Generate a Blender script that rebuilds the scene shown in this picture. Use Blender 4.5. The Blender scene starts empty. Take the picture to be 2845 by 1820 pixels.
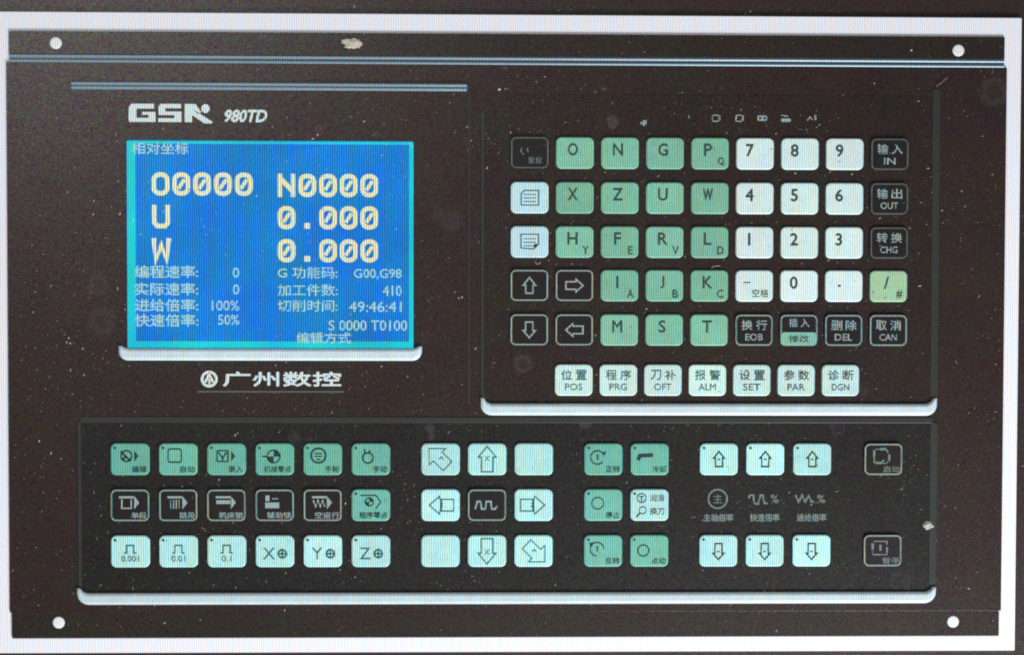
import bpy, bmesh, math, random
from mathutils import Vector, Euler, noise

random.seed(7)
SC = bpy.context.scene
COL = SC.collection
MM = 0.001
PI = math.pi

# ------------------------------------------------------------------ camera
cam = bpy.data.cameras.new('camera')
camo = bpy.data.objects.new('camera', cam)
COL.objects.link(camo)
camo.location = (-0.013142, 0.021623, 0.650848)
camo.rotation_euler = Euler((-0.026882, -0.021661, 0.002454), 'XYZ')
cam.sensor_width = 36.0
cam.lens = 36.0 * 1.5
cam.clip_start = 0.01
cam.clip_end = 20.0
SC.camera = camo

# ------------------------------------------------------------------ world (dim room)
w = bpy.data.worlds.new('World')
SC.world = w
w.use_nodes = True
bg = w.node_tree.nodes['Background']
bg.inputs['Color'].default_value = (0.86, 0.93, 1.0, 1)
bg.inputs['Strength'].default_value = 0.13


# ------------------------------------------------------------------ lamps
def area(name, loc, target, sx, sy, power, col):
    l = bpy.data.lights.new(name, 'AREA')
    l.shape = 'RECTANGLE'
    l.size, l.size_y = sx, sy
    l.energy = power
    l.color = col
    o = bpy.data.objects.new(name, l)
    COL.objects.link(o)
    o.location = loc
    o.rotation_euler = (Vector(target) - Vector(loc)).to_track_quat('-Z', 'Y').to_euler()
    return o


area('added_fill_light', (0.44, -0.97, 0.68), (0.05, -0.03, 0), 0.45, 0.40, 21.8, (0.97, 0.985, 1.0))  # added main fill, set low right so the bottom edge is brightest
area('added_veil_light', (-0.38, 0.40, 0.80), (-0.10, 0.05, 0), 0.45, 0.30, 2.3, (1.0, 0.96, 0.95))  # added source, no window: gives the grey veil and the rail highlights

# ------------------------------------------------------------------ exposure
SC.view_settings.view_transform = 'Standard'
SC.view_settings.look = 'None'
SC.view_settings.exposure = 0.0
SC.view_settings.gamma = 1.0
SC.view_settings.use_curve_mapping = False
SC.cycles.pixel_filter_type = 'BLACKMAN_HARRIS'
SC.cycles.filter_width = 2.1
SC.cycles.use_denoising = False


# ------------------------------------------------------------------ materials
def lin(c):
    return tuple(((x / 255.0) / 12.92) if x / 255.0 <= 0.04045 else (((x / 255.0) + 0.055) / 1.055) ** 2.4 for x in c)


PITCH = 0.95 * MM      # the fine vertical ribbing seen on every pale surface


class NT:
    def __init__(self, m):
        self.t = m.node_tree
        self.n = m.node_tree.nodes

    def new(self, kind, **kw):
        nd = self.n.new(kind)
        for k, v in kw.items():
            setattr(nd, k, v)
        return nd

    def put(self, sock, v):
        if hasattr(v, 'is_linked') or isinstance(v, bpy.types.NodeSocket):
            self.t.links.new(v, sock)
        else:
            sock.default_value = v

    def math(self, op, a, b=0.0, c=None, clamp=False):
        nd = self.new('ShaderNodeMath', operation=op, use_clamp=clamp)
        self.put(nd.inputs[0], a)
        self.put(nd.inputs[1], b)
        if c is not None:
            self.put(nd.inputs[2], c)
        return nd.outputs[0]

    def vmath(self, op, a, b=(0, 0, 0)):
        nd = self.new('ShaderNodeVectorMath', operation=op)
        self.put(nd.inputs[0], a)
        self.put(nd.inputs[1], b)
        return nd.outputs['Value'] if op in ('DISTANCE', 'LENGTH') else nd.outputs['Vector']

    def noise(self, vec, scale, detail=2.0, rough=0.5, out='Fac'):
        nd = self.new('ShaderNodeTexNoise')
        self.put(nd.inputs['Vector'], vec)
        nd.inputs['Scale'].default_value = scale
        nd.inputs['Detail'].default_value = detail
        nd.inputs['Roughness'].default_value = rough
        return nd.outputs[out]

    def remap(self, v, a, b, c, d, smooth=False):
        nd = self.new('ShaderNodeMapRange')
        if smooth:
            nd.interpolation_type = 'SMOOTHSTEP'
        self.put(nd.inputs[0], v)
        for i, x in enumerate((a, b, c, d)):
            nd.inputs[1 + i].default_value = x
        return nd.outputs[0]


def material(name, srgb, rough=0.55, metal=0.0, stripe=0.0, weave=0.0, grain=0.05, blotch=0.05,
             emit=0.0, spec=0.5, smudges=None, coat=0.0, vary=0.0):
    m = bpy.data.materials.new(name)
    m.use_nodes = True
    g = NT(m)
    bsdf = g.n['Principled BSDF']
    pos = g.new('ShaderNodeNewGeometry').outputs['Position']
    sep = g.new('ShaderNodeSeparateXYZ')
    g.put(sep.inputs[0], pos)
    base = lin(srgb)
    col = g.new('ShaderNodeRGB')
    col.outputs[0].default_value = (*base, 1)
    cur = col.outputs[0]
    # broad uneven tint
    if blotch:
        nz = g.noise(pos, 34.0, 3.0, 0.6, 'Color')
        a = g.vmath('SUBTRACT', nz, (0.5, 0.5, 0.5))
        a = g.vmath('MULTIPLY', a, (2 * blotch,) * 3)
        a = g.vmath('ADD', a, (1, 1, 1))
        cur = g.vmath('MULTIPLY', cur, a)
    # fine mottling
    if grain:
        nz = g.noise(pos, 1500.0, 3.0, 0.75, 'Color')
        a = g.vmath('SUBTRACT', nz, (0.5, 0.5, 0.5))
        a = g.vmath('MULTIPLY', a, (4 * grain,) * 3)
        a = g.vmath('ADD', a, (1, 1, 1))
        cur = g.vmath('MULTIPLY', cur, a)
    if vary:
        r = g.new('ShaderNodeObjectInfo').outputs['Random']
        r = g.math('MULTIPLY_ADD', r, 2 * vary, 1.0 - vary)
        gr = g.remap(g.noise(pos, 210.0, 4.0, 0.7), 0.3, 0.62, 1.0 - 1.3 * vary, 1.0)
        r = g.math('MULTIPLY', r, gr)
        cb = g.new('ShaderNodeCombineXYZ')
        for i in range(3):
            g.put(cb.inputs[i], r)
        cur = g.vmath('MULTIPLY', cur, cb.outputs[0])
    if grain >= 0.5 and not emit:
        nz = g.noise(pos, 1250.0, 2.0, 0.8, 'Color')
        a = g.vmath('SUBTRACT', nz, (0.46, 0.46, 0.46))
        a = g.vmath('MULTIPLY', a, (4.2 * grain,) * 3)
        a = g.vmath('MAXIMUM', g.vmath('ADD', a, (0.85, 0.85, 0.85)), (0, 0, 0))
        g.put(bsdf.inputs['Specular Tint'], a)
    if stripe:
        k = g.math('MULTIPLY', sep.outputs[0], 2 * PI / PITCH)
        k = g.math('ADD', k, g.math('MULTIPLY', g.noise(pos, 420.0, 2.0, 0.6), 5.0))
        cb = g.new('ShaderNodeCombineXYZ')
        g.put(cb.inputs[0], k)
        g.put(cb.inputs[1], g.math('ADD', k, 0.7))
        g.put(cb.inputs[2], g.math('ADD', k, 1.4))
        s = g.vmath('SINE', cb.outputs[0])
        s = g.vmath('MULTIPLY', s, (stripe * 1.7, stripe * 1.1, stripe * 1.25))
        s = g.vmath('ADD', s, (1, 1, 1))
        cur = g.vmath('MULTIPLY', cur, s)
    if weave:
        k = g.math('MULTIPLY', sep.outputs[1], 2 * PI / PITCH)
        s = g.math('MULTIPLY_ADD', g.math('SINE', k), weave, 1.0)
        cb = g.new('ShaderNodeCombineXYZ')
        for i in range(3):
            g.put(cb.inputs[i], s)
        cur = g.vmath('MULTIPLY', cur, cb.outputs[0])
    # greasy rings and blots, each with a shape of its own
    if smudges:
        wob = g.noise(pos, 260.0, 3.0, 0.6, 'Color')
        wob = g.vmath('MULTIPLY', g.vmath('SUBTRACT', wob, (0.5, 0.5, 0.5)), (0.0035, 0.0035, 0.0))
        p2 = g.vmath('ADD', pos, wob)
        p2 = g.vmath('MULTIPLY', p2, (1, 1, 0))
        tot = None
        for (x, y, r, ring, amt) in smudges:
            d = g.vmath('DISTANCE', p2, (x * MM, y * MM, 0))
            v = g.remap(d, r * MM * 0.65, r * MM * 1.15, 1.0, 0.0, True)
            if ring:
                inn = g.remap(d, r * MM * 0.35, r * MM * 0.85, 0.25, 1.0, True)
                v = g.math('MULTIPLY', v, inn)
            v = g.math('MULTIPLY', v, amt * 0.6)
            tot = v if tot is None else g.math('MAXIMUM', tot, v)
        tot = g.math('MULTIPLY', tot, g.remap(g.noise(pos, 600.0, 2.0), 0.25, 0.7, 0.35, 1.0))
        mx = g.new('ShaderNodeMix', data_type='RGBA')
        g.put(mx.inputs[0], tot)
        g.put(mx.inputs[6], cur)
        mx.inputs[7].default_value = (0.22, 0.20, 0.20, 1)
        cur = mx.outputs[2]
    if emit:
        g.put(bsdf.inputs['Base Color'], (0.01, 0.012, 0.016, 1))
        g.put(bsdf.inputs['Emission Color'], cur)
        bsdf.inputs['Emission Strength'].default_value = emit
    else:
        g.put(bsdf.inputs['Base Color'], cur)
    bsdf.inputs['Roughness'].default_value = rough
    bsdf.inputs['Metallic'].default_value = metal
    bsdf.inputs['Specular IOR Level'].default_value = spec
    if coat:
        bsdf.inputs['Coat Weight'].default_value = coat
        bsdf.inputs['Coat Roughness'].default_value = 0.3
    return m


SMUDGES = [  # x, y, radius, ring?, strength
    (206, 105, 6.5, 1, 0.22), (-173.5, 21.7, 4.6, 1, 0.20), (-171.8, 6.5, 6.0, 1, 0.17), (-24.9, 49.1, 5.0, 0, 0.12),
    (5.8, -11.2, 4.2, 1, 0.30), (140.3, -38.3, 3.6, 1, 0.20), (167.4, -104.9, 5.0, 1, 0.16), (-33.5, -38.4, 2.2, 0, 0.30),
    (-33.3, -42, 1.6, 0, 0.22), (32.1, -36.2, 3.0, 0, 0.32), (43.4, 91.5, 2.8, 0, 0.34), (-84, -46, 3.6, 0, 0.16),
    (-91, -43, 3.0, 0, 0.14), (-80, 87, 2.6, 0, 0.2), (-30, 52, 3, 0, 0.1), (151, -31, 3.5, 1, 0.16), (-104, 127, 2, 0, .2),
    (39.5, 104.6, 0.9, 0, 0.5), (63, -29, 2.4, 0, .22), (-2, 113.8, 1.2, 0, .35), (151, -22.5, 2.4, 0, .14),
]
M = {
    'plate': material('panel_black', (46, 33, 29), 0.38, spec=0.52, grain=1.25, blotch=0.4, stripe=0.07, smudges=SMUDGES),
    'cap': material('cap_black', (42, 34, 28), 0.38, spec=0.52, grain=1.25, blotch=0.4, stripe=0.06, smudges=SMUDGES),
    'tray': material('tray_black', (42, 31, 27), 0.38, spec=0.52, grain=1.25, blotch=0.4, stripe=0.07, smudges=SMUDGES),
    'tray_low': material('tray_black_shaded', (31, 28, 25), 0.38, spec=0.52, grain=1.25, blotch=0.4, stripe=0.07, smudges=SMUDGES),  # tray black darkened: the lower field's dimmer light put into the colour
    'dark_key': material('key_black', (32, 27, 27), 0.4, grain=0.6, blotch=0.25, stripe=0.06),
    'green': material('key_green', (128, 190, 162), 0.5, vary=0.09, stripe=0.34, weave=0.1, grain=0.22, blotch=0.16),
    'teal': material('key_teal', (108, 182, 162), 0.5, vary=0.09, stripe=0.34, weave=0.1, grain=0.22, blotch=0.16),
    'lime': material('key_lime', (166, 208, 166), 0.5, vary=0.09, stripe=0.26, weave=0.12, grain=0.2, blotch=0.12),
    'white': material('key_white', (218, 240, 236), 0.5, vary=0.06, stripe=0.26, weave=0.08, grain=0.16, blotch=0.1),
    'aqua': material('key_aqua', (182, 234, 230), 0.5, vary=0.09, stripe=0.34, weave=0.08, grain=0.18, blotch=0.12),
    'pale': material('key_pale', (204, 236, 229), 0.5, vary=0.07, stripe=0.3, weave=0.08, grain=0.18, blotch=0.12),
    'sky': material('key_sky', (196, 232, 238), 0.5, vary=0.07, stripe=0.3, weave=0.08, grain=0.18, blotch=0.12),
    'trim': material('trim_pale', (208, 226, 231), 0.35, vary=0.09, stripe=0.2, weave=0.05, grain=0.05, blotch=0.05),
    'rail': material('rail_metal', (132, 156, 168), 0.42, metal=0.35, stripe=0.35, grain=0.1),
    'rail_dim': material('rail_dim', (47, 50, 46), 0.45, stripe=0.3, grain=0.15, blotch=0.3),
    'channel': material('channel_grey', (84, 90, 100), 0.4, metal=0.2, stripe=0.2, grain=0.12),
    'outline': material('outline_pale', (134, 154, 146), 0.5, stripe=0.5, grain=0.2, blotch=0.3),
    'outline_dim': material('outline_dim', (88, 92, 88), 0.5, stripe=0.5, grain=0.25, blotch=0.3),
    'ink': material('ink_black', (50, 68, 64), 0.5, stripe=0.3, grain=0.1),
    'ink_teal': material('ink_teal', (48, 104, 104), 0.5, stripe=0.4, grain=0.1),
    'ink_dark': material('ink_dark', (34, 54, 52), 0.5, stripe=0.3, grain=0.1),
    'print': material('print_pale', (150, 168, 166), 0.5, stripe=0.45, grain=0.15, blotch=0.15),
    'print_dim': material('print_dim', (112, 128, 125), 0.5, stripe=0.5, grain=0.2, blotch=0.2),
    'logo': material('logo_white', (214, 230, 228), 0.45, stripe=0.35, grain=0.1),
    'lcd_blue': material('lcd_blue', (14, 126, 216), 0.3, spec=0.1, stripe=0.6, grain=0.3, blotch=0.5, emit=0.92),
    'lcd_cyan': material('lcd_cyan', (24, 202, 214), 0.3, spec=0.15, stripe=0.3, grain=0.15, blotch=0.4, emit=0.95),
    'lcd_cream': material('lcd_cream', (226, 228, 184), 0.3, stripe=0.5, grain=0.05, blotch=0.05, emit=0.95),
    'lcd_pale': material('lcd_pale', (170, 222, 220), 0.3, stripe=0.45, grain=0.08, blotch=0.05, emit=0.85),
    'board': material('board_white', (238, 239, 246), 0.6, stripe=0.2, weave=0.03, grain=0.02, blotch=0.015),
    'screw': material('screw_white', (232, 236, 236), 0.5, stripe=0.2, grain=0.03),
    'table': material('table_brown', (48, 35, 33), 0.42, spec=0.52, grain=1.25, blotch=0.32),
    'crumb': material('crumb_beige', (200, 188, 174), 0.9, grain=0.5, blotch=0.6),
    'fibre': material('fibre_pale', (196, 172, 160), 0.7, grain=0.1),
}
# dust: grey to near white, fleck by fleck
dm = material('dust_grey', (186, 174, 166), 0.8, grain=0.0, blotch=0.0)
g = NT(dm)
pos = g.new('ShaderNodeNewGeometry').outputs['Position']
rp = g.new('ShaderNodeNewGeometry').outputs['Random Per Island']
ramp = g.new('ShaderNodeValToRGB')
g.put(ramp.inputs[0], rp)
ramp.color_ramp.elements[0].color = (*lin((110, 100, 94)), 1)
ramp.color_ramp.elements[1].color = (*lin((250, 240, 230)), 1)
e = ramp.color_ramp.elements.new(0.72)
e.color = (*lin((160, 148, 140)), 1)
g.put(g.n['Principled BSDF'].inputs['Base Color'], ramp.outputs[0])
M['dust'] = dm


# ------------------------------------------------------------------ mesh helpers (millimetres, z up out of the panel)
def obj(name, mesh, mat=None, parent=None, loc=(0, 0, 0), rotz=0.0, label=None):
    o = bpy.data.objects.new(name, mesh)
    COL.objects.link(o)
    if mat is not None and not mesh.materials:
        mesh.materials.append(M[mat])
    o.location = tuple(c * MM for c in loc)
    o.rotation_euler = (0, 0, rotz)
    if parent is not None:
        o.parent = parent
    if label:
        o['label'] = label
    return o


def mesh_of(name, verts, faces):
    me = bpy.data.meshes.new(name)
    me.from_pydata([(x * MM, y * MM, z * MM) for x, y, z in verts], [], faces)
    bm = bmesh.new()
    bm.from_mesh(me)
    bmesh.ops.recalc_face_normals(bm, faces=bm.faces)
    bm.to_mesh(me)
    bm.free()
    return me


def rrect(wx, wy, r, seg=5, cx=0.0, cy=0.0):
    r = max(0.001, min(r, wx / 2 - 1e-4, wy / 2 - 1e-4))
    pts = []
    for (sx, sy, a0) in ((1, 1, 0), (-1, 1, PI / 2), (-1, -1, PI), (1, -1, 1.5 * PI)):
        for i in range(seg + 1):
            a = a0 + PI / 2 * i / seg
            pts.append((cx + sx * (wx / 2 - r) + r * math.cos(a), cy + sy * (wy / 2 - r) + r * math.sin(a)))
    return pts


def loft(name, loops, cap_bottom=True):
    """loops: list of (points, z) bottom to top, all with the same number of points."""
    n = len(loops[0][0])
    v = [(x, y, z) for pts, z in loops for x, y in pts]
    f = []
    for k in range(len(loops) - 1):
        a, b = k * n, (k + 1) * n
        f += [(a + i, a + (i + 1) % n, b + (i + 1) % n, b + i) for i in range(n)]
    f.append(tuple(range((len(loops) - 1) * n, len(loops) * n)))
    if cap_bottom:
        f.append(tuple(range(n - 1, -1, -1)))
    return mesh_of(name, v, f)


def slab(name, wx, wy, r, z0, z1, bev, cx=0.0, cy=0.0, seg=5):
    L = [(rrect(wx, wy, r, seg, cx, cy), z0), (rrect(wx, wy, r, seg, cx, cy), z1 - bev),
         (rrect(wx - 0.6 * bev, wy - 0.6 * bev, max(r - .3 * bev, .01), seg, cx, cy), z1 - 0.3 * bev),
         (rrect(wx - 2 * bev, wy - 2 * bev, max(r - bev, .01), seg, cx, cy), z1)]
    return loft(name, L)


def ring(name, wx, wy, r, t, z0, z1, seg=5, cx=0.0, cy=0.0):
    o = rrect(wx, wy, r, seg, cx, cy)
    i = rrect(wx - 2 * t, wy - 2 * t, max(r - t, 0.05), seg, cx, cy)
    n = len(o)
    v = [(x, y, z0) for x, y in o] + [(x, y, z1) for x, y in o] + [(x, y, z1) for x, y in i] + [(x, y, z0) for x, y in i]
    f = []
    for a, b in ((0, n), (n, 2 * n), (2 * n, 3 * n)):
        f += [(a + k, a + (k + 1) % n, b + (k + 1) % n, b + k) for k in range(n)]
    return mesh_of(name, v, f)


def rod(name, x0, x1, y, rad, z, seg=8):
    """half-round rod along x, with closed ends."""
    v, f = [], []
    for x in (x0, x1):
        for i in range(seg + 1):
            a = PI * i / seg
            v.append((x, y + rad * math.cos(a), z + rad * math.sin(a)))
    n = seg + 1
    f = [(i, i + 1, n + i + 1, n + i) for i in range(seg)]
    f += [tuple(range(n)), tuple(range(n, 2 * n))]
    return mesh_of(name, v, f)


class Flat:
    """thin raised print: strokes and polygons with a small thickness"""
    TH = 0.05
    K = 1.0       # stroke weight

    def __init__(self):
        self.v, self.f = [], []

    def poly(self, pts):
        n, b = len(pts), len(self.v)
        self.v += [(x, y, self.TH) for x, y in pts] + [(x, y, 0) for x, y in pts]
        self.f.append(tuple(b + i for i in range(n)))
        self.f += [(b + i, b + n + i, b + n + (i + 1) % n, b + (i + 1) % n) for i in range(n)]
        return self

    def box(self, x0, y0, x1, y1):
        return self.poly([(x0, y0), (x1, y0), (x1, y1), (x0, y1)])

    def line(self, pts, t, closed=False):
        pts = [Vector(p) for p in pts]
        n = len(pts)
        t = t * Flat.K
        L, R = [], []
        for i in range(n):
            if closed:
                a, b = pts[i - 1], pts[(i + 1) % n]
            else:
                a, b = pts[max(i - 1, 0)], pts[min(i + 1, n - 1)]
            d1 = (pts[i] - a).normalized() if (pts[i] - a).length > 1e-6 else (b - pts[i]).normalized()
            d2 = (b - pts[i]).normalized() if (b - pts[i]).length > 1e-6 else d1
            nrm = Vector((-(d1 + d2).y, (d1 + d2).x))
            nrm = nrm.normalized() if nrm.length > 1e-6 else Vector((-d1.y, d1.x))
            c = max(0.45, nrm.dot(Vector((-d1.y, d1.x))))
            L.append(pts[i] + nrm * t / 2 / c)
            R.append(pts[i] - nrm * t / 2 / c)
        m = n if closed else n - 1
        for i in range(m):
            j = (i + 1) % n
            self.poly([L[i], R[i], R[j], L[j]][::-1])
        return self

    def circle(self, cx, cy, r, t=None, seg=20, a0=0.0, a1=2 * PI):
        pts = [(cx + r * math.cos(a0 + (a1 - a0) * i / seg), cy + r * math.sin(a0 + (a1 - a0) * i / seg)) for i in range(seg + 1)]
        if t is None:
            return self.poly(pts[:-1])
        return self.line(pts[:-1], t, True) if abs(a1 - a0 - 2 * PI) < 1e-6 else self.line(pts, t)

    def text(self, s, cx, cy, h, wmax=None, bold=0.0, align='C', stretch=None, slant=0.0):
        """text fitted to a glyph height h (mm); stretch forces the width"""
        vs, fs = text_raw(s, slant)
        x0, x1 = min(p[0] for p in vs), max(p[0] for p in vs)
        y0, y1 = min(p[1] for p in vs), max(p[1] for p in vs)
        sy = h / max(y1 - y0, 1e-6)
        sx = sy
        if stretch:
            sx = stretch / (x1 - x0)
        elif wmax and (x1 - x0) * sx > wmax:
            sx = wmax / (x1 - x0)
        ox = {'C': (x0 + x1) / 2, 'L': x0, 'R': x1}[align]
        k = bold * h
        for n_, (dx, dy) in enumerate(((0, 0), (-k, 0), (k, 0), (0, k), (0, -k)) if bold > 0.004 else ((0, 0),)):
            b = len(self.v)
            self.v += [(cx + (px - ox) * sx + dx, cy + (py - (y0 + y1) / 2) * sy + dy, self.TH + .006 * n_) for px, py in vs]
            self.f += [tuple(b + i for i in fc) for fc in fs]
        return self

    def mesh(self, name):
        me = bpy.data.meshes.new(name)
        me.from_pydata([(x * MM, y * MM, z * MM) for x, y, z in self.v], [], self.f)
        me.update()
        return me


TXT = {}


def text_raw(s, slant):
    key = (s, slant)
    if key not in TXT:
        c = bpy.data.curves.new('lettering', 'FONT')
        c.body = s
        c.shear = slant
        c.resolution_u = 3
        o = bpy.data.objects.new('lettering', c)
        COL.objects.link(o)
        dg = bpy.context.evaluated_depsgraph_get()
        ev = o.evaluated_get(dg)
        me = ev.to_mesh()
        TXT[key] = ([(v.co.x, v.co.y) for v in me.vertices],
                    [tuple(p.vertices) if p.normal.z > 0 else tuple(reversed(p.vertices)) for p in me.polygons])
        ev.to_mesh_clear()
        bpy.data.objects.remove(o)
        bpy.data.curves.remove(c)
    return TXT[key]


def thing(name, label, cat, loc=(0, 0, 0)):
    o = bpy.data.objects.new(name, None)
    COL.objects.link(o)
    o.location = tuple(c * MM for c in loc)
    o.empty_display_size = 0.02
    o['label'] = label
    o['category'] = cat
    return o


# ------------------------------------------------------------------ setting
t = obj('tabletop', slab('tabletop', 1400, 1000, 4, -32.3, -2.3, 1), 'table')
t['kind'] = 'structure'
b = obj('backing_board', slab('backing_board', 436.0, 270.6, 0.4, -2.3, -0.8, 0.1, -0.5, 0.9), 'board')
b['label'] = 'white backing board showing as a border around the black control panel'
b['category'] = 'board'

# ------------------------------------------------------------------ the control panel
P = thing('control_panel', 'black machine control panel with blue display and rows of green and white keys', 'control panel', (0, 0, -0.8))


def part(name, me, mat, parent=P, loc=(0, 0, 0), rotz=0.0, label=None):
    # parts are laid out from the face of the plate, 0.8 mm above the panel's back
    lz = loc[2] + (0.8 if parent is P else 0)
    return obj(name, me, mat, parent, (loc[0], loc[1], lz), rotz, label)


part('face_plate', slab('face_plate', 422.4, 232.2, 0.5, -0.8, 0, 0.1, 0, -1.0), 'plate')
part('end_cap', slab('end_cap', 420.2, 9.6, 0.5, -0.8, -0.05, 0.08, 0, 123.3), 'cap', label='black top strip of the panel')
part('end_cap', slab('end_cap', 420.8, 10.75, 0.5, -0.8, -0.05, 0.08, 0, -122.6), 'cap', label='black bottom strip of the panel')
ch = part('rail_channel', slab('rail_channel', 420.0, 3.2, 0.2, -0.8, -0.45, 0.1, 0, 116.7), 'channel')
obj('rail', rod('rail', -210, 210, 117.75, 0.72, -0.5), 'rail', ch)
obj('rail', rod('rail', -210, 210, 115.65, 0.72, -0.5), 'rail', ch)
ch = part('rail_channel', slab('rail_channel', 166.6, 3.3, 0.8, -0.4, 0.25, 0.15, -101.2, 105.4), 'channel', label='short light strip above the display')
obj('rail', rod('rail', -184, -18.3, 106.25, 0.78, 0.2), 'rail', ch)
obj('rail', rod('rail', -184, -18.3, 104.55, 0.78, 0.2), 'rail', ch)
for x, y in ((-190.6, 123.1), (190.3, 122.2), (-190.7, -121.2), (190.5, -121.7)):
    part('screw_cap', loft('screw_cap', [([(r * math.cos(i * PI / 10), r * math.sin(i * PI / 10)) for i in range(20)], z)
                                         for r, z in ((2.5, -0.4), (2.5, 0.0), (2.3, 0.18), (1.6, 0.3))]), 'screw', loc=(x, y, 0))

# keypad trays: low raised plateaus with a bright lip along the bottom
TZ = 0.12
part('keypad_tray', slab('keypad_tray', 192, 132.5, 4, -0.3, TZ, 0.1, 84.8, 36.5), 'tray', label='raised field under the letter and number keys')
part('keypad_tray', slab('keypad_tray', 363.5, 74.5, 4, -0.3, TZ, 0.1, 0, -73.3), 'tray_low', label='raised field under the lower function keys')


def lip(name, x0, x1, y0, y1, r, curl, z1):
    """bright lip: bottom corners rounded, both ends curling up a little"""
    def outline(i):
        pts = []
        for k in range(7):
            a = PI + PI / 2 * k / 6
            pts.append((x0 + r + (r - i) * math.cos(a), y0 + r + (r - i) * math.sin(a)))
        for k in range(7):
            a = 1.5 * PI + PI / 2 * k / 6
            pts.append((x1 - r + (r - i) * math.cos(a), y0 + r + (r - i) * math.sin(a)))
        pts += [(x1 - i, y1 + curl - i), (x1 - 1.3, y1 + curl - i), (x1 - 2.4, y1 + curl * .35 - i), (x1 - 4.4, y1 - i)]
        pts += [(x0 + 4.4, y1 - i), (x0 + 2.4, y1 + curl * .35 - i), (x0 + 1.3, y1 + curl - i), (x0 + i, y1 + curl - i)]
        return pts
    return loft(name, [(outline(0), -0.3), (outline(0), z1 - 0.8), (outline(0.3), z1 - 0.45), (outline(0.8), z1 - .15), (outline(1.25), z1)])


part('trim_bar', lip('trim_bar', -12.2, 182.3, -33.1, -28.2, 4.6, 2.6, 1.7), 'trim', label='bright lip under the letter and number keys')
part('trim_bar', lip('trim_bar', -182.7, 182.7, -113.5, -108.7, 5.0, 2.2, 1.7), 'trim', label='bright lip along the bottom of the function keys')
for x, y0, y1, wd in ((-11.6, -25, 96, 1.5), (181.2, -25, 106, 3.2), (-181.6, -105.6, -36, 1.5), (181.4, -105.6, -36, 3.4), (-17.2, -28, 104, 1.0)):
    part('side_rail', slab('side_rail', wd, y1 - y0, wd * .45, -0.3, 0.35, 0.2, x, (y0 + y1) / 2), 'rail_dim')
part('cross_rail', slab('cross_rail', 362, 2.4, 0.6, -0.3, 0.3, 0.15, 0, -35.2), 'rail_dim')

# ---------------------------------------------------------------- display
DX, DY = -100.9, 38.9
DW, DH = 120.6, 87.6
disp = part('display', slab('display', DW, DH, 1.2, -0.6, 0.35, 0.2), 'lcd_blue', loc=(DX, DY, 0), label='lit blue display screen')
hw, hh = DW / 2, DH / 2
for x0, y0, x1, y1 in ((-hw + .2, -hh + .2, -hw + 3.7, hh - .4), (hw - 2.0, -hh + .2, hw - .2, hh - .4),
                       (-hw + 3.7, -hh + .2, hw - 2.0, -hh + 3.0), (-hw + 3.7, hh - 1.5, hw - 2.0, hh - .4)):
    obj('screen_border', slab('screen_border', x1 - x0, y1 - y0, 0.1, 0, 0.08, 0.02, (x0 + x1) / 2, (y0 + y1) / 2), 'lcd_cyan', disp, (0, 0, 0.35))
part('display_sill', lip('display_sill', -164.7, -37.2, -10.0, -5.05, 4.0, 1.2, 1.8), 'trim', label='pale sill under the display')


def zero(f, x, y, w_, h_, t_, slash=True):
    pts = rrect(w_ - t_, h_ - t_, (w_ - t_) * 0.42, 4, x, y)
    f.line(pts, t_, True)
    if slash:
        f.line([(x - w_ * 0.17, y - h_ * 0.2), (x + w_ * 0.17, y + h_ * 0.2)], t_ * 0.8)


def readout(y, items):
    f = Flat()
    for ch_, x in items:
        wd, ht, tk = 7.5, 9.8, 1.9
        if ch_ in 'O0':
            zero(f, x, y, wd, ht, tk, ch_ == '0')
        elif ch_ == 'N':
            f.box(x - 3.7, y - 4.9, x - 1.9, y + 4.9).box(x + 1.9, y - 4.9, x + 3.7, y + 4.9)
            f.poly([(x - 1.9, y + 3.6), (x - 1.9, y + .8), (x + 1.9, y - 3.2), (x + 1.9, y - .2)])
        elif ch_ == 'U':
            f.line([(x - 2.8, y + 4.9), (x - 2.8, y - 2.6), (x - 1.6, y - 4.0), (x + 1.6, y - 4.0), (x + 2.8, y - 2.6), (x + 2.8, y + 4.9)], 1.9)
        elif ch_ == 'W':
            f.line([(x - 3.2, y + 4.9), (x - 2.3, y - 4.5), (x, y + 2.2), (x + 2.3, y - 4.5), (x + 3.2, y + 4.9)], 2.0)
        elif ch_ == '.':
            f.box(x - 1.2, y - 4.6, x + 1.2, y - 2.2)
    obj('readout', f.mesh('readout'), 'lcd_cream', disp, (-DX, -DY, 0.37))


PT = 8.72
xa, xb = -147.0, -94.2
readout(64.3, [('O', xa)] + [('0', xa + PT * i) for i in range(1, 5)])
readout(63.9, [('N', xb)] + [('0', xb + PT * i) for i in range(1, 5)])
readout(50.6, [('U', xa + .2)])
readout(50.3, [('0', xb), ('.', xb + PT)] + [('0', xb + PT * i) for i in range(2, 5)])
readout(36.6, [('W', xa + .2)])
readout(36.4, [('0', xb), ('.', xb + PT)] + [('0', xb + PT * i) for i in range(2, 5)])


def lcd_text(s, x, y, h, align='L', stretch=None, bold=0.012):
    f = Flat()
    f.text(s, x, y, h, align=align, stretch=stretch, bold=bold)
    obj('readout', f.mesh('readout'), 'lcd_pale', disp, (-DX, -DY, 0.37))


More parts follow.
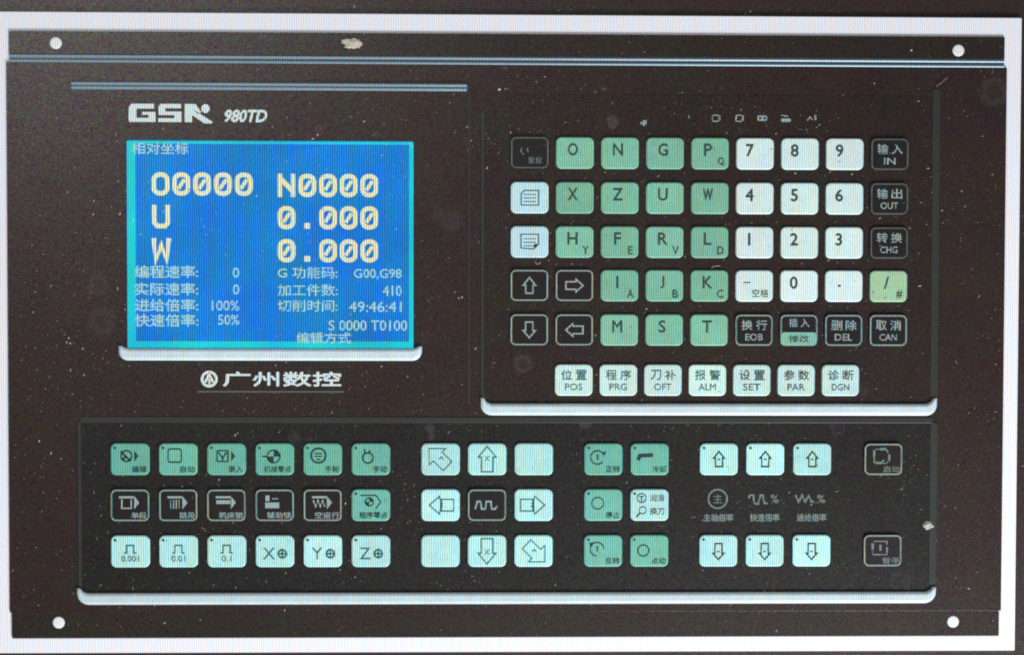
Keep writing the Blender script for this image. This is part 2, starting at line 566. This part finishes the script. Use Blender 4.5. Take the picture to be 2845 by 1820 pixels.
lcd_text('相对坐标', -158.8, 79.2, 4.8, stretch=23.5)
for s, y in (('编程速率:', 27.4), ('实际速率:', 20.1), ('进给倍率:', 13.3), ('快速倍率:', 6.9)):
    lcd_text(s, -157.9, y, 5.2, stretch=26.5, bold=0.02)
for s, y, st in (('0', 27.1, 2.6), ('0', 20.0, 2.6), ('100%', 13.2, 11.4), ('50%', 7.2, 8.8)):
    lcd_text(s, -114.2, y, 4.2, 'R', stretch=st, bold=0.015)
for s, y in (('G 功能码:', 27.2), ('加工件数:', 19.8), ('切削时间:', 13.2)):
    lcd_text(s, -97.9, y, 4.9, stretch=25.2, bold=0.012)
for s, y, st in (('G00,G98', 26.6, 20.0), ('410', 19.6, 7.8), ('49:46:41', 12.8, 22.0)):
    lcd_text(s, -45.8, y, 4.3, 'R', stretch=st, bold=0.015)
lcd_text('S 0000 T0100', -43.4, 4.9, 4.3, 'R', stretch=33.0, bold=0.015)
lcd_text('编辑方式', -90.0, -.4, 4.6, stretch=22.8, bold=0.018)

# ---------------------------------------------------------------- maker's marks
L0, LY0, LH = -160.6, 90.3, 7.6


def logo(build):
    f = Flat()
    build(f)
    part('logo_letter', f.mesh('logo_letter'), 'logo', loc=(L0, LY0, 0.02))


def letter_g(f):
    f.poly([(0.6, 0), (3.9, 0), (3.9, LH), (1.6, LH), (.4, LH * .8), (0.2, LH * .2)])
    f.box(3.9, 5.6, 12.0, LH).box(3.9, 0, 12.6, 1.7).box(9.4, 1.7, 12.6, 4.2).box(6.4, 3.0, 9.4, 4.2)


def letter_s(f):
    f.poly([(14.2, 2.9), (17.2, 2.9), (17.2, LH), (14.8, LH), (14.0, LH * .8)])
    f.box(17.2, 5.8, 24.4, LH).box(17.2, 2.9, 24.6, 4.4).box(21.4, 1.6, 24.6, 2.9).box(13.8, 0, 24.6, 1.6)


def letter_k(f):
    f.box(26.0, 0, 29.4, LH)
    f.poly([(29.4, 5.6), (29.4, 3.0), (35.0, -.5), (38.6, -.5), (38.6, .3)][:5])
    f.poly([(29.4, LH), (31.0, LH), (33.6, 4.2), (32.2, 3.4), (29.4, 5.6)])
    f.circle(35.6, 5.7, 1.9)


def squeeze(fn):
    def inner(f):
        fn(f)
        f.v = [(x * 35.2 / 38.6, y, z) for x, y, z in f.v]
    return inner


for fn in (letter_g, letter_s, letter_k):
    logo(squeeze(fn))
f = Flat()
f.text('980TD', -111.2, 93.0, 4.9, stretch=17.4, bold=0.05, slant=0.25)
part('model_number', f.mesh('model_number'), 'logo', loc=(0, 0, .02))

bp = part('brand_plate', slab('brand_plate', 62.4, 10.8, 0.8, -0.3, 0.1, 0.05, -101.0, -18.0), 'plate')
obj('outline', ring('outline', 62.4, 10.8, .8, .28, 0, .14, 4, -101.0, -18.0), 'rail_dim', bp)
obj('plate_edge', slab('plate_edge', 62.0, 0.7, 0.2, 0, .15, .05, -101.0, -23.2), 'outline_dim', bp, (0, 0, 0.08))
f = Flat()
f.circle(-126.9, -17.9, 3.0, 1.1, 24)
f.line([(-128.6, -19.3), (-126.9, -15.8), (-125.2, -19.3)], 1.0)
f.line([(-126.9, -17.8), (-126.9, -20.2)], .9)
obj('emblem', f.mesh('emblem'), 'logo', bp, (0, 0, 0.12))
f = Flat()
f.text('广州数控', -121.0, -17.9, 6.0, align='L', stretch=49.6, bold=0.035)
obj('lettering', f.mesh('lettering'), 'logo', bp, (0, 0, 0.12))

# status marks above the keypad
for i, (x, y) in enumerate(((56.4, 90.8), (76.4, 93.4), (87.0, 93.0), (97.0, 93.0), (106.9, 93.1), (116.9, 92.8), (127.9, 93.2))):
    f = Flat()
    if i == 0:
        f.box(-1.3, -.6, -.5, .5).box(-.3, -1.2, .5, 1.2).box(.6, -.6, 1.3, 1.3)
    elif i == 1:
        f.box(-1.0, -.6, -.5, .8)
    elif i in (2, 3):
        f.line(rrect(2.6, 2.6, .5, 2), 0.4, True).box(1.2, -1.0, 2.0, 1.2)
    elif i == 4:
        f.line(rrect(3.6, 1.6, .4, 2), .6, True).box(-.4, -.5, .4, .5)
    elif i == 5:
        f.box(-2, -1.2, 1.2, .2).poly([(1.2, -1.5), (2.4, -.5), (1.2, .5)]).line([(-2, 1.6), (1, 1.2)], .35)
    else:
        f.line([(-1.8, -1), (-.6, .6), (.2, -.6)], .4).box(1.2, -.8, 1.9, 1.4)
    part('status_mark', f.mesh('status_mark'), 'print' if i not in (1,) else 'print_dim', loc=(x, y, TZ + .02))

# ---------------------------------------------------------------- keys
KH = 1.0
KEYMESH = {}
KW_LOW = 16.3      # width of the keys on the lower field


def key_mesh(wx, wy, mat):
    k = (wx, wy, mat)
    if k not in KEYMESH:
        me = slab('key', wx, wy, 2.3, -.1, KH, 0.2 if mat == 'dark_key' else 0.5, seg=5)
        me.materials.append(M[mat])
        KEYMESH[k] = me
    return KEYMESH[k]


def add_key(x, y, kind, wx, wy, f=None, label=None, dot=False, ink=None, faint=False):
    nm = {'dark': 'dark_key', 'green': 'green_key', 'teal': 'green_key', 'lime': 'green_key'}.get(kind, 'white_key')
    k = part(nm, key_mesh(wx, wy, 'dark_key' if kind == 'dark' else kind), None, loc=(x, y, TZ), label=label)
    if kind == 'dark':
        kk = ('ring', wx, wy, faint)
        if kk not in KEYMESH:
            KEYMESH[kk] = ring('outline', wx - .2, wy - .2, 2.2, 0.55 if faint else .62, KH - .5, KH + .06)
            KEYMESH[kk].materials.append(M['outline_dim' if faint else 'outline'])
        obj('outline', KEYMESH[kk], None, k)
    if f is not None:
        obj('legend', f.mesh('legend'), ink or ('print' if kind == 'dark' else 'ink_dark' if wx == KW_LOW else 'ink'), k, (0, 0, KH + .01))
    if dot:
        if 'dot' not in KEYMESH:
            KEYMESH['dot'] = Flat().circle(0, 0, .62, None, 10).mesh('indicator_dot')
            KEYMESH['dot'].materials.append(M['ink'])
        obj('indicator_dot', KEYMESH['dot'], None, k, (-wx * .39, wy * .36, KH + .01))
    return k


UX = [8.3 + 19.1 * i for i in range(9)]
UY = [78.0, 59.1, 40.4, 22.0, 3.2]
UW, UH = 16.0, 13.3


def two(a, b=None):
    f = Flat()
    f.text(a, -0.9, 1.5, 5.0, bold=0.025, wmax=4.0)
    if b:
        f.text(b, 4.6, -3.4, 3.3, bold=0.02, wmax=2.6)
    return f


def digit(a):
    f = Flat()
    if a == '.':
        f.box(-2.6, -.3, -1.4, .6)
    else:
        f.text(a, -2.3, 1.4, 5.0, bold=0.03, wmax=3.4)
    return f


def cn(top, bottom, ht=4.2):
    f = Flat()
    f.text(top[0], -3.0, 2.2, ht, stretch=4.6, bold=0.012)
    f.text(top[1], 3.2, 2.2, ht, stretch=4.6, bold=0.012)
    f.text(bottom, 0, -2.9, 2.8, bold=0.012, stretch=2.45 * len(bottom))
    return f


def arrow(d, L, Wd, hl, sw, t_, cx=0, cy=0):
    """outlined block arrow: direction d (radians), length L, head width Wd, head length hl, shaft width sw"""
    p = [(-L / 2, -sw / 2), (L / 2 - hl, -sw / 2), (L / 2 - hl, -Wd / 2), (L / 2, 0), (L / 2 - hl, Wd / 2), (L / 2 - hl, sw / 2), (-L / 2, sw / 2)]
    c, s = math.cos(d), math.sin(d)
    f = Flat()
    f.line([(cx + x * c - y * s, cy + x * s + y * c) for x, y in p], t_, True)
    return f


def page(up):
    f = Flat()
    f.line([(-3.6, -3.2), (-3.6, 1.6), (-2.2, 3.0), (3.8, 3.0), (3.8, -3.2)] if up else
           [(-3.6, 3.2), (-3.6, -2.6), (1.8, -3.0), (3.8, -1.0), (3.8, 3.2)], .42, True)
    for i in range(3):
        f.box(-2.6, 1.3 - i * 1.5 - .15, 2.8, 1.3 - i * 1.5 + .15)
    if not up:
        f.poly([(1.8, -3.0), (3.8, -1.0), (2.0, -.8)])
    return f


reset = Flat().line([(-3.2, 2.4), (-3.8, .6), (-2.6, -.8)], .35).line([(-1.2, 2.0), (-.6, .2)], .35)
reset.text('复位', 2.2, -3.1, 2.8, bold=0.0)
legend_rows = [
    [('dark', reset, 'faint black reset key at the top left corner of the upper keypad'), ('green', two('O'), 'O'), ('green', two('N'), 'N'), ('green', two('G'), 'G'), ('green', two('P', 'Q'), 'P and Q'),
     ('white', digit('7'), '7'), ('white', digit('8'), '8'), ('white', digit('9'), '9'), ('dark', cn('输入', 'IN'), 'IN')],
    [('sky', page(True), 'page up symbol'), ('green', two('X'), 'X'), ('green', two('Z'), 'Z'), ('green', two('U'), 'U'), ('green', two('W'), 'W'),
     ('white', digit('4'), '4'), ('white', digit('5'), '5'), ('white', digit('6'), '6'), ('dark', cn('输出', 'OUT'), 'OUT')],
    [('sky', page(False), 'page down symbol'), ('green', two('H', 'Y'), 'H and Y'), ('green', two('F', 'E'), 'F and E'), ('green', two('R', 'V'), 'R and V'), ('green', two('L', 'D'), 'L and D'),
     ('white', digit('1'), '1'), ('white', digit('2'), '2'), ('white', digit('3'), '3'), ('dark', cn('转换', 'CHG'), 'CHG')],
    [('dark', arrow(PI / 2, 6.6, 5.2, 3.2, 3.0, .6), 'up arrow'), ('dark', arrow(0, 7.2, 5.4, 3.0, 3.2, .6), 'right arrow'), ('green', two('I', 'A'), 'I and A'), ('green', two('J', 'B'), 'J and B'), ('green', two('K', 'C'), 'K and C'),
     ('white', Flat().box(-4.6, 1.2, -1.6, 1.7).text('空格', 2.6, -3.1, 3.4, bold=0.006), 'minus and space'), ('white', digit('0'), '0'), ('white', digit('.'), 'a point'), ('lime', two('/', '#'), 'slash')],
    [('dark', arrow(-PI / 2, 6.6, 5.2, 3.0, 3.0, .6), 'down arrow'), ('dark', arrow(PI, 7.2, 5.4, 3.0, 3.2, .6), 'left arrow'), ('green', two('M'), 'M'), ('green', two('S'), 'S'), ('green', two('T'), 'T'),
     ('dark', cn('换行', 'EOB'), 'EOB'), ('dark', None, 'half'), ('dark', cn('删除', 'DEL'), 'DEL'), ('dark', cn('取消', 'CAN'), 'CAN')],
]
COLN = {'dark': 'black outlined key', 'green': 'green key', 'lime': 'yellowish green key', 'white': 'white key', 'aqua': 'pale blue key', 'sky': 'pale blue key', 'teal': 'green key'}
for r, row in enumerate(legend_rows):
    for c, (kind, f, lab) in enumerate(row):
        faint = (kind == 'dark' and c in (0, 8) and r < 3)
        if lab == 'half':
            k = add_key(UX[c], UY[r], 'dark', UW, UH, None, 'black key with a green lower half')
            obj('green_half', slab('green_half', UW - .5, 5.6, 1.6, 0, .2, .08, 0, -3.6), 'green', k, (0, 0, KH))
            obj('legend', Flat().text('插', -2.4, 3.2, 3.6, bold=0.008).text('入', 2.6, 3.2, 3.6, bold=0.008).mesh('legend'), 'print', k, (0, 0, KH + .01))
            obj('legend', Flat().text('修改', 0, -3.6, 3.0, stretch=8.6, bold=0.012).mesh('legend'), 'ink', k, (0, 0, KH + .22))
            continue
        ink = None
        if kind == 'dark':
            ink = 'print_dim' if (c == 0 and r == 0) else 'print'
        full = lab if 'key' in lab else '%s marked %s' % (COLN[kind], lab)
        add_key(UX[c], UY[r], kind, UW, UH, f, full, ink=ink, faint=faint)
for c, (a, bb) in enumerate((('位置', 'POS'), ('程序', 'PRG'), ('刀补', 'OFT'), ('报警', 'ALM'), ('设置', 'SET'), ('参数', 'PAR'), ('诊断', 'DGN'))):
    add_key(27.2 + 18.95 * c, -18.1, 'pale', UW, UH, cn(a, bb), 'white key marked ' + bb, ink='ink_teal' if c < 4 else 'ink')

# ---- lower keypad
Flat.K = 1.35
LYS = [-51.8, -71.3, -90.9]
LX = [-160.2 + 20.3 * i for i in range(6)]
MX = [-29.2, -9.4, 10.4]
SX = [40.0, 59.7]
AX = [89.2, 109.0, 129.1]
CX = 159.6
KW, KHH = KW_LOW, 13.5


def sub(f, s, wd=None):
    f.text(s, 7.0, -4.2, 2.7, align='R', stretch=wd or 3.0 * len(s), bold=0.014)
    return f


def pointer(f, x, y, h_):
    return f.poly([(x, y - h_), (x + h_ * .75, y), (x, y + h_)])


def quartered(cx, cy, r):
    f = Flat().circle(cx, cy, r, .4, 20)
    for a0 in (0, PI):
        f.poly([(cx, cy)] + [(cx + r * math.cos(a0 + PI / 2 * i / 6), cy + r * math.sin(a0 + PI / 2 * i / 6)) for i in range(7)])
    return f


def circ_arrow(cw):
    f = Flat()
    f.circle(-2.6, .8, 2.9, .42, 14, .5 if cw else 0.0, 5.6 if cw else 4.6)
    f.box(-2.9, -.2, -2.2, 2.1)
    tri = [(.1, 1.0), (1.3, 3.6), (-.3, 3.0)] if cw else [(-5.4, 1.6), (-4.2, 3.8), (-6.0, 3.4)]
    return f.poly(tri)


rowA = [
    (sub(pointer(Flat().circle(-1.4, 1.4, 2.3, .5, 12).line([(-3.8, 3.4), (.4, -.8)], .6).line([(-3.2, -.4), (-1.4, 1.4)], .6), 1.9, 1.4, 2.3), '编辑'), 'edit'),
    (sub(Flat().line(rrect(5.6, 5.6, .9, 3, -1.4, 1.6), .45, True), '自动'), 'square loop'),
    (sub(pointer(Flat().line(rrect(4.6, 4.6, .3, 2, -1.6, 1.4), .4, True).line([(-3.4, 3.0), (-1.6, .6), (.2, 3.0)], .5).line([(-1.6, .8), (-1.6, -.6)], .5), 2.0, 1.4, 2.3), '录入'), 'box and pointer'),
    (sub(quartered(-.4, 1.2, 2.7).line([(-5.2, 1.2), (-3.1, 1.2)], .5), '机械零点', 11.5), 'a quartered disc'),
    (sub(Flat().circle(-1.8, 1.6, 3.1, .6).box(-3.4, 2.2, -.2, 2.7).box(-3.4, 1.0, -.2, 1.5).box(-2.6, -.4, -1.0, .2), '手轮'), 'hand wheel'),
    (sub(Flat().circle(-1.2, .6, 2.2, .5).line([(-2.6, 2.6), (-2.6, 4.4)], .5).line([(-.6, 2.8), (-.4, 3.8)], .5), '手动'), 'hand'),
]
for i, (f, lab) in enumerate(rowA):
    add_key(LX[i], LYS[0], 'teal', KW, KHH, f, 'green key marked with %s' % lab, dot=True)


def step_icon(kind):
    f = Flat()
    if kind != 3:
        f.box(-4.6, 3.0, 2.0, 3.9)
        if kind == 2:
            f.box(-4.2, .6, 1.6, 2.2)
        f.poly([(1.8, -1.6), (3.9, 1.2), (1.8, 4.0)])
    if kind == 0:
        f.line([(-3.4, 2.6), (-3.4, -1.2), (.6, -1.2), (.6, 2.6)], .4)
    elif kind == 1:
        for x in (-3.2, -2.0, -.8, .4):
            f.box(x - .2, -1.4, x + .2, 2.4)
    elif kind == 3:
        f.box(-4.0, -1.2, 2.0, 1.2).box(-3.8, 1.8, -2.2, 4.2).box(-1.0, 2.6, 1.4, 3.0)
    elif kind == 4:
        f.line([(-4, 2.2), (-3, -.6), (-2, 2.2), (-1, -.6), (0, 2.2), (.8, -.6)], .4)
    return f


for i, s in enumerate(('单段', '跳段', '机床锁', '辅助锁', '空运行')):
    add_key(LX[i], LYS[1], 'dark', KW, KHH, sub(step_icon(i), s, 6.4 if len(s) == 2 else 10.2), 'black outlined key with ' + ('an open box and pointer', 'upright bars and a pointer', 'a solid double arrow', 'stacked pale blocks', 'a zigzag and pointer')[i])
add_key(LX[5], LYS[1], 'teal', KW, KHH,
        sub(quartered(-.6, 1.4, 1.7).line([(-4.4, 4.2), (2.2, 4.2), (4.2, 1.4), (2.2, -1.4)], .4), '程序零点', 11.8),
        'green key at the end of the black outlined row', dot=True)
for i, s in enumerate(('0.001', '0.01', '0.1')):
    f = Flat().line([(-2.6, -.6), (-1.5, -.6), (-1.5, 2.6), (1.5, 2.6), (1.5, -.6), (2.6, -.6)], .45)
    f.text(s, 0, -3.0, 2.4, bold=0.015, stretch=1.6 * len(s) - .6)
    add_key(LX[i], LYS[2], 'aqua', KW, KHH, f, 'pale key marked ' + s, dot=True, ink='ink_teal')
for i, s in enumerate('XYZ'):
    f = Flat().text(s, -2.4, -.9, 5.0, bold=0.004)
    f.circle(3.2, -1.0, 1.7, .6, 14).box(2.9, -2.4, 3.5, .4).box(1.8, -1.3, 4.6, -.7)
    add_key(LX[3 + i], LYS[2], 'aqua', KW, KHH, f, 'pale key marked %s and a wheel' % s, dot=True, ink='ink_teal')

# jog keys
big = dict(L=10.8, Wd=7.6, hl=4.6, sw=4.9, t_=.42)


def jog(s):
    f = Flat().line([(-s * 5.6, -2.5), (-s * .4, -2.5), (-s * .4, 2.5), (-s * 5.6, 2.5)], .4, True)
    f.line([(s * .4, 3.8), (s * 4.7, 0), (s * .4, -3.8), (s * -.1, -1.5), (s * -.1, 1.5)], .4, True)
    return f.text('Z', -s * .6, 0, 1.7)


mid = {
    (0, 0): Flat().line([(-4.8, 4.6), (2.2, 4.6), (.7, 3.1), (4.8, -1.0), (1.2, -4.8), (-3.0, -.7), (-4.8, -2.4)], .36, True).line([(-.6, .2), (.6, 1.0), (1.2, -.2)], .35),
    (1, 0): arrow(PI / 2, **big, cy=.1).text('X', 0, .4, 2.3), (2, 0): None,
    (0, 1): jog(-1), (2, 1): jog(1),
    (0, 2): None, (1, 2): arrow(-PI / 2, **big, cy=-.1).text('X', 0, -.4, 2.3),
    (2, 2): Flat().line([(4.8, -4.6), (-2.2, -4.6), (-.7, -3.1), (-4.8, 1.0), (-1.2, 4.8), (3.0, .7), (4.8, 2.4)], .36, True).line([(-.6, -.2), (.4, .8), (1.2, -.6)], .35),
}
names = {(0, 0): 'arrow to the upper left', (1, 0): 'upward arrow', (0, 1): 'leftward arrow', (2, 1): 'rightward arrow', (1, 2): 'downward arrow', (2, 2): 'arrow to the lower right'}
for (i, j), f in mid.items():
    lab = 'pale key with a large ' + names[(i, j)] if f else ('blank pale key at the top right of the arrow keys' if j == 0 else 'blank pale key at the bottom left of the arrow keys')
    add_key(MX[i], LYS[j], 'aqua', KW, KHH, f, lab, ink='ink_teal')
f = Flat().line([(-5, -1.6), (-4.2, 1.6), (-2.8, 1.6), (-2.4, -1.6), (-.8, -1.6), (-.4, 1.6), (1.6, 1.6), (2.0, -1.6), (3.4, -1.6), (4.2, -.4)], .5)
add_key(MX[1], LYS[1], 'dark', KW, KHH, f, 'black outlined key with a square wave between the arrow keys')

# spindle and coolant keys
spin = [
    (0, 0, 'teal', sub(circ_arrow(True), '正转'), 'clockwise arrow'),
    (1, 0, 'teal', sub(Flat().line([(-5.0, -.4), (-4.2, 1.6), (1.4, 1.8)], 1.2), '冷却'), 'dark bent nozzle'),
    (0, 1, 'teal', sub(Flat().circle(-2.4, .8, 2.5, .38), '停止'), 'ring in the middle row'),
    (1, 1, 'aqua', Flat().circle(-3.4, 3.0, 1.9, .35).box(-3.7, 1.6, -3.1, 4.0).box(-4.4, 3.4, -2.4, 3.8).text('润滑', 3.2, 3.0, 3.0).circle(-2.9, -2.2, 1.5, .3).line([(-4.0, -3.2), (-5.6, -5.2)], .5).text('换刀', 3.2, -2.6, 3.0, bold=.01), 'two small symbols'),
    (0, 2, 'teal', sub(circ_arrow(False), '反转'), 'counterclockwise arrow'),
    (1, 2, 'teal', sub(Flat().circle(-2.6, .2, 2.4, .42), '点动'), 'ring in the bottom row'),
]
for i, j, kind, f, lab in spin:
    add_key(SX[i], LYS[j], kind, KW, KHH, f, 'green key with ' + lab if kind == 'teal' else 'pale split key with ' + lab, dot=True)

# override keys with their captions
for i in range(3):
    f = arrow(PI / 2, 6.4, 4.6, 2.8, 3.0, .5, cy=.1)
    f.box(-.5, -.3, .5, .3)
    add_key(AX[i], LYS[0], 'aqua', KW, KHH, f, ('leftmost', 'middle', 'rightmost')[i] + ' pale key with a small upward arrow', dot=True)
    f = arrow(-PI / 2, 6.8, 4.6, 2.6, 3.0, .5, cy=-.3)
    f.box(-.5, -.6, .5, 0)
    add_key(AX[i], LYS[2], 'aqua', KW, KHH, f, ('leftmost', 'middle', 'rightmost')[i] + ' pale key with a small downward arrow', dot=True)
cap0 = Flat().circle(0, 0, 4.0, .5, 24).text('主', 0, 0.1, 3.8)
cap1 = Flat().line([(-6.6, .2), (-6.0, 1.6), (-4.6, 1.6), (-4.0, -2.0), (-2.4, -2.2), (-1.6, 1.6), (-.4, 1.6), (0, -1.8), (1.6, -2.0)], .5).text('%', 4.6, 0, 3.6, bold=.01)
cap2 = Flat().line([(-6.6, 1.6), (-5.2, -1.4), (-3.8, 1.6), (-2.4, -1.4), (-1.0, 1.4), (.2, -1.2), (1.4, -1.2)], .5).text('%', 4.4, 0, 3.6, bold=.01)
for i, f in enumerate((cap0, cap1, cap2)):
    part('printed_symbol', f.mesh('printed_symbol'), 'print_dim', loc=(AX[i] - .3, -68.8, TZ + .02))
    g_ = Flat().text(('主轴倍率', '快速倍率', '进给倍率')[i], 0, 0, 3.2, stretch=12.6, bold=.035)
    part('printed_caption', g_.mesh('printed_caption'), 'print_dim', loc=(AX[i] + .1, -76.8, TZ + .02))

# cycle keys at the far right
f = Flat().box(-4.6, 1.2, -3.5, 4.0).box(-1.4, 3.9, 1.2, 4.9).line([(1.2, 4.2), (2.0, 2.8)], .4).box(1.9, -.6, 2.8, 2.2).box(-3.6, -2.0, -.6, -1.0).line([(-.6, -1), (.4, -.2)], .5).line([(-4.0, 1.2), (-4.0, -1.4), (-3.2, -1.6)], .3).line([(-3.5, 4.3), (-1.4, 4.4)], .3).line([(2.3, -.6), (1.0, -1.8), (-.6, -1.6)], .3)
add_key(CX, LYS[0], 'dark', KW, KHH, sub(f, '启动', 7.2), 'upper black outlined key at the far right', ink='print_dim')
f = Flat().box(-4.9, .6, -3.9, 3.2).line([(-4.0, 4.0), (1.8, 4.0), (1.8, 2.6)], .35).box(-1.4, .0, -.4, 2.6).box(1.5, -.8, 2.3, 1.6).box(-3.6, -2.0, -.8, -1.4).line([(-4.4, .6), (-4.4, -1.7), (-3.6, -1.7)], .3).line([(1.9, -.8), (1.9, -1.7), (-.8, -1.7)], .3)
add_key(CX, LYS[2], 'dark', KW, KHH, sub(f, '暂停', 7.2), 'lower black outlined key at the far right', ink='print_dim')

# ------------------------------------------------------------------ dust, debris
rnd = random.Random(21)
keys = [(o.location.x / MM, o.location.y / MM) for o in P.children if o.name.split('.')[0].endswith('_key')]


def height_at(x, y):
    if abs(x - DX) < DW / 2 and abs(y - DY) < DH / 2:
        return 0.45
    for kx, ky in keys:
        if abs(x - kx) < 8.4 and abs(y - ky) < 7.0:
            return TZ + KH + .08 if abs(x - kx) < 7 and abs(y - ky) < 5.6 else None
    if (-11 < x < 180 and -29 < y < 102) or (abs(x) < 180 and -110 < y < -36.5):
        return TZ
    if abs(x) < 209.5 and (118.8 < y < 127.8 or -127.6 < y < -117.6):
        return -.12
    if abs(x) < 210 and -116.5 < y < 114.6:
        return 0.0
    if abs(x) < 219 and abs(y) < 136:
        return None
    return -2.3


dv, df = [], []


def fleck(x, y, z, ln, wd, ang):
    th = min(wd * .5, .25)
    c, s = math.cos(ang), math.sin(ang)
    b0 = len(dv)
    ring_ = [(-ln / 2, 0), (-ln * .1, wd / 2), (ln / 2, wd * rnd.uniform(-.2, .2)), (ln * .15, -wd / 2)]
    for (a, b_) in ring_:
        dv.append((x + a * c - b_ * s, y + a * s + b_ * c, z + .02))
    dv.append((x, y, z + .02 + th))
    for i in range(4):
        df.append((b0 + i, b0 + (i + 1) % 4, b0 + 4))


n = 0
while n < 4200:
    x, y = rnd.uniform(-222, 226), rnd.uniform(-140, 140)
    z = height_at(x, y)
    if z is None:
        continue
    if z > 1 and rnd.random() < .8:
        continue
    if noise.noise(Vector((x * .03, y * .03, 4.0))) * .9 + .55 < rnd.random():
        continue
    u = max(0.0, (x + 215) / 430)
    ang = math.radians(86 - 52 * u ** 1.6) + rnd.gauss(0, .3)
    q = rnd.random()
    ln = .28 + 1.0 * q ** 4 if rnd.random() < .97 else rnd.uniform(1.0, 1.9)
    wd = min(ln * .6, rnd.uniform(.14, .28) + .2 * q ** 6)
    fleck(x, y, z, ln, wd, ang)
    n += 1
for x, y, ln, wd in ((-4.6, 104.7, 1.3, 1.1), (170.2, 122.2, 1.2, 1.0), (-185.6, 87, 1.0, .8), (11, 108, .9, .8), (36, 104, 1.0, .5), (68, -73, .9, .8), (201, 86, 1, .8)):
    fleck(x, y, height_at(x, y) or 0, ln, wd, .8)
d = obj('dust', mesh_of('dust', dv, df), 'dust')
d['kind'] = 'stuff'
d['label'] = 'pale specks of dust scattered over the panel'
d['category'] = 'dust'


def lump(name, cx, cy, z, sx, sy, sz, seed, label, mat='crumb'):
    bm = bmesh.new()
    bmesh.ops.create_icosphere(bm, subdivisions=4, radius=1.0)
    for v in bm.verts:
        p = v.co.copy()
        k = 1 + .55 * noise.noise(p * 1.5 + Vector((seed, 0, 0))) + .3 * noise.noise(p * 4 + Vector((0, seed, 0))) + .14 * noise.noise(p * 9)
        v.co = Vector((p.x * k * sx / 2, p.y * k * sy / 2, max(0, p.z * k * sz + sz * .3))) * MM
    me = bpy.data.meshes.new(name)
    bm.to_mesh(me)
    bm.free()
    o = obj(name, me, mat, None, (cx, cy, z))
    o['label'] = label
    o['category'] = 'debris'
    return o


lump('crumb', -66.3, 123.6, -.12, 8.2, 3.9, .8, 3.1, 'beige crumb of debris on the top strip of the panel')
lump('crumb', 179.3, -80.2, TZ, 3.8, 3.0, .7, 8.7, 'small pale crumb at the right edge of the lower keypad')


def fibre(pts, r, z, label):
    v, fc = [], []
    n_ = 5
    for i, (x, y) in enumerate(pts):
        a, b_ = Vector(pts[max(i - 1, 0)]), Vector(pts[min(i + 1, len(pts) - 1)])
        d_ = (b_ - a).normalized()
        nx, ny = -d_.y, d_.x
        for k in range(n_):
            an = 2 * PI * k / n_
            v.append((x + nx * r * math.cos(an), y + ny * r * math.cos(an), z + r + r * math.sin(an)))
    for i in range(len(pts) - 1):
        for k in range(n_):
            fc.append((i * n_ + k, i * n_ + (k + 1) % n_, (i + 1) * n_ + (k + 1) % n_, (i + 1) * n_ + k))
    fc += [tuple(range(n_)), tuple(range((len(pts) - 1) * n_, len(pts) * n_))]
    me = mesh_of('fibre', v, fc)
    o = obj('fibre', me, 'fibre')
    o['label'] = label
    o['category'] = 'fibre'


fibre([(180.8, 106.6), (181.6, 107.5), (183.0, 108.3), (184.0, 109.3), (185.4, 110.6)], .08, .75, 'thin pale hair lying near the upper right corner of the panel')
fibre([(85.6, 29.6), (86.6, 30.3), (87.8, 30.5), (89.4, 30.5)], .13, TZ, 'short pale hair above the key marked K')
fibre([(10.8, 32.1), (11.2, 31.2), (12.2, 31.0), (13.2, 31.9)], .13, TZ, 'small curled hair below the page down key')
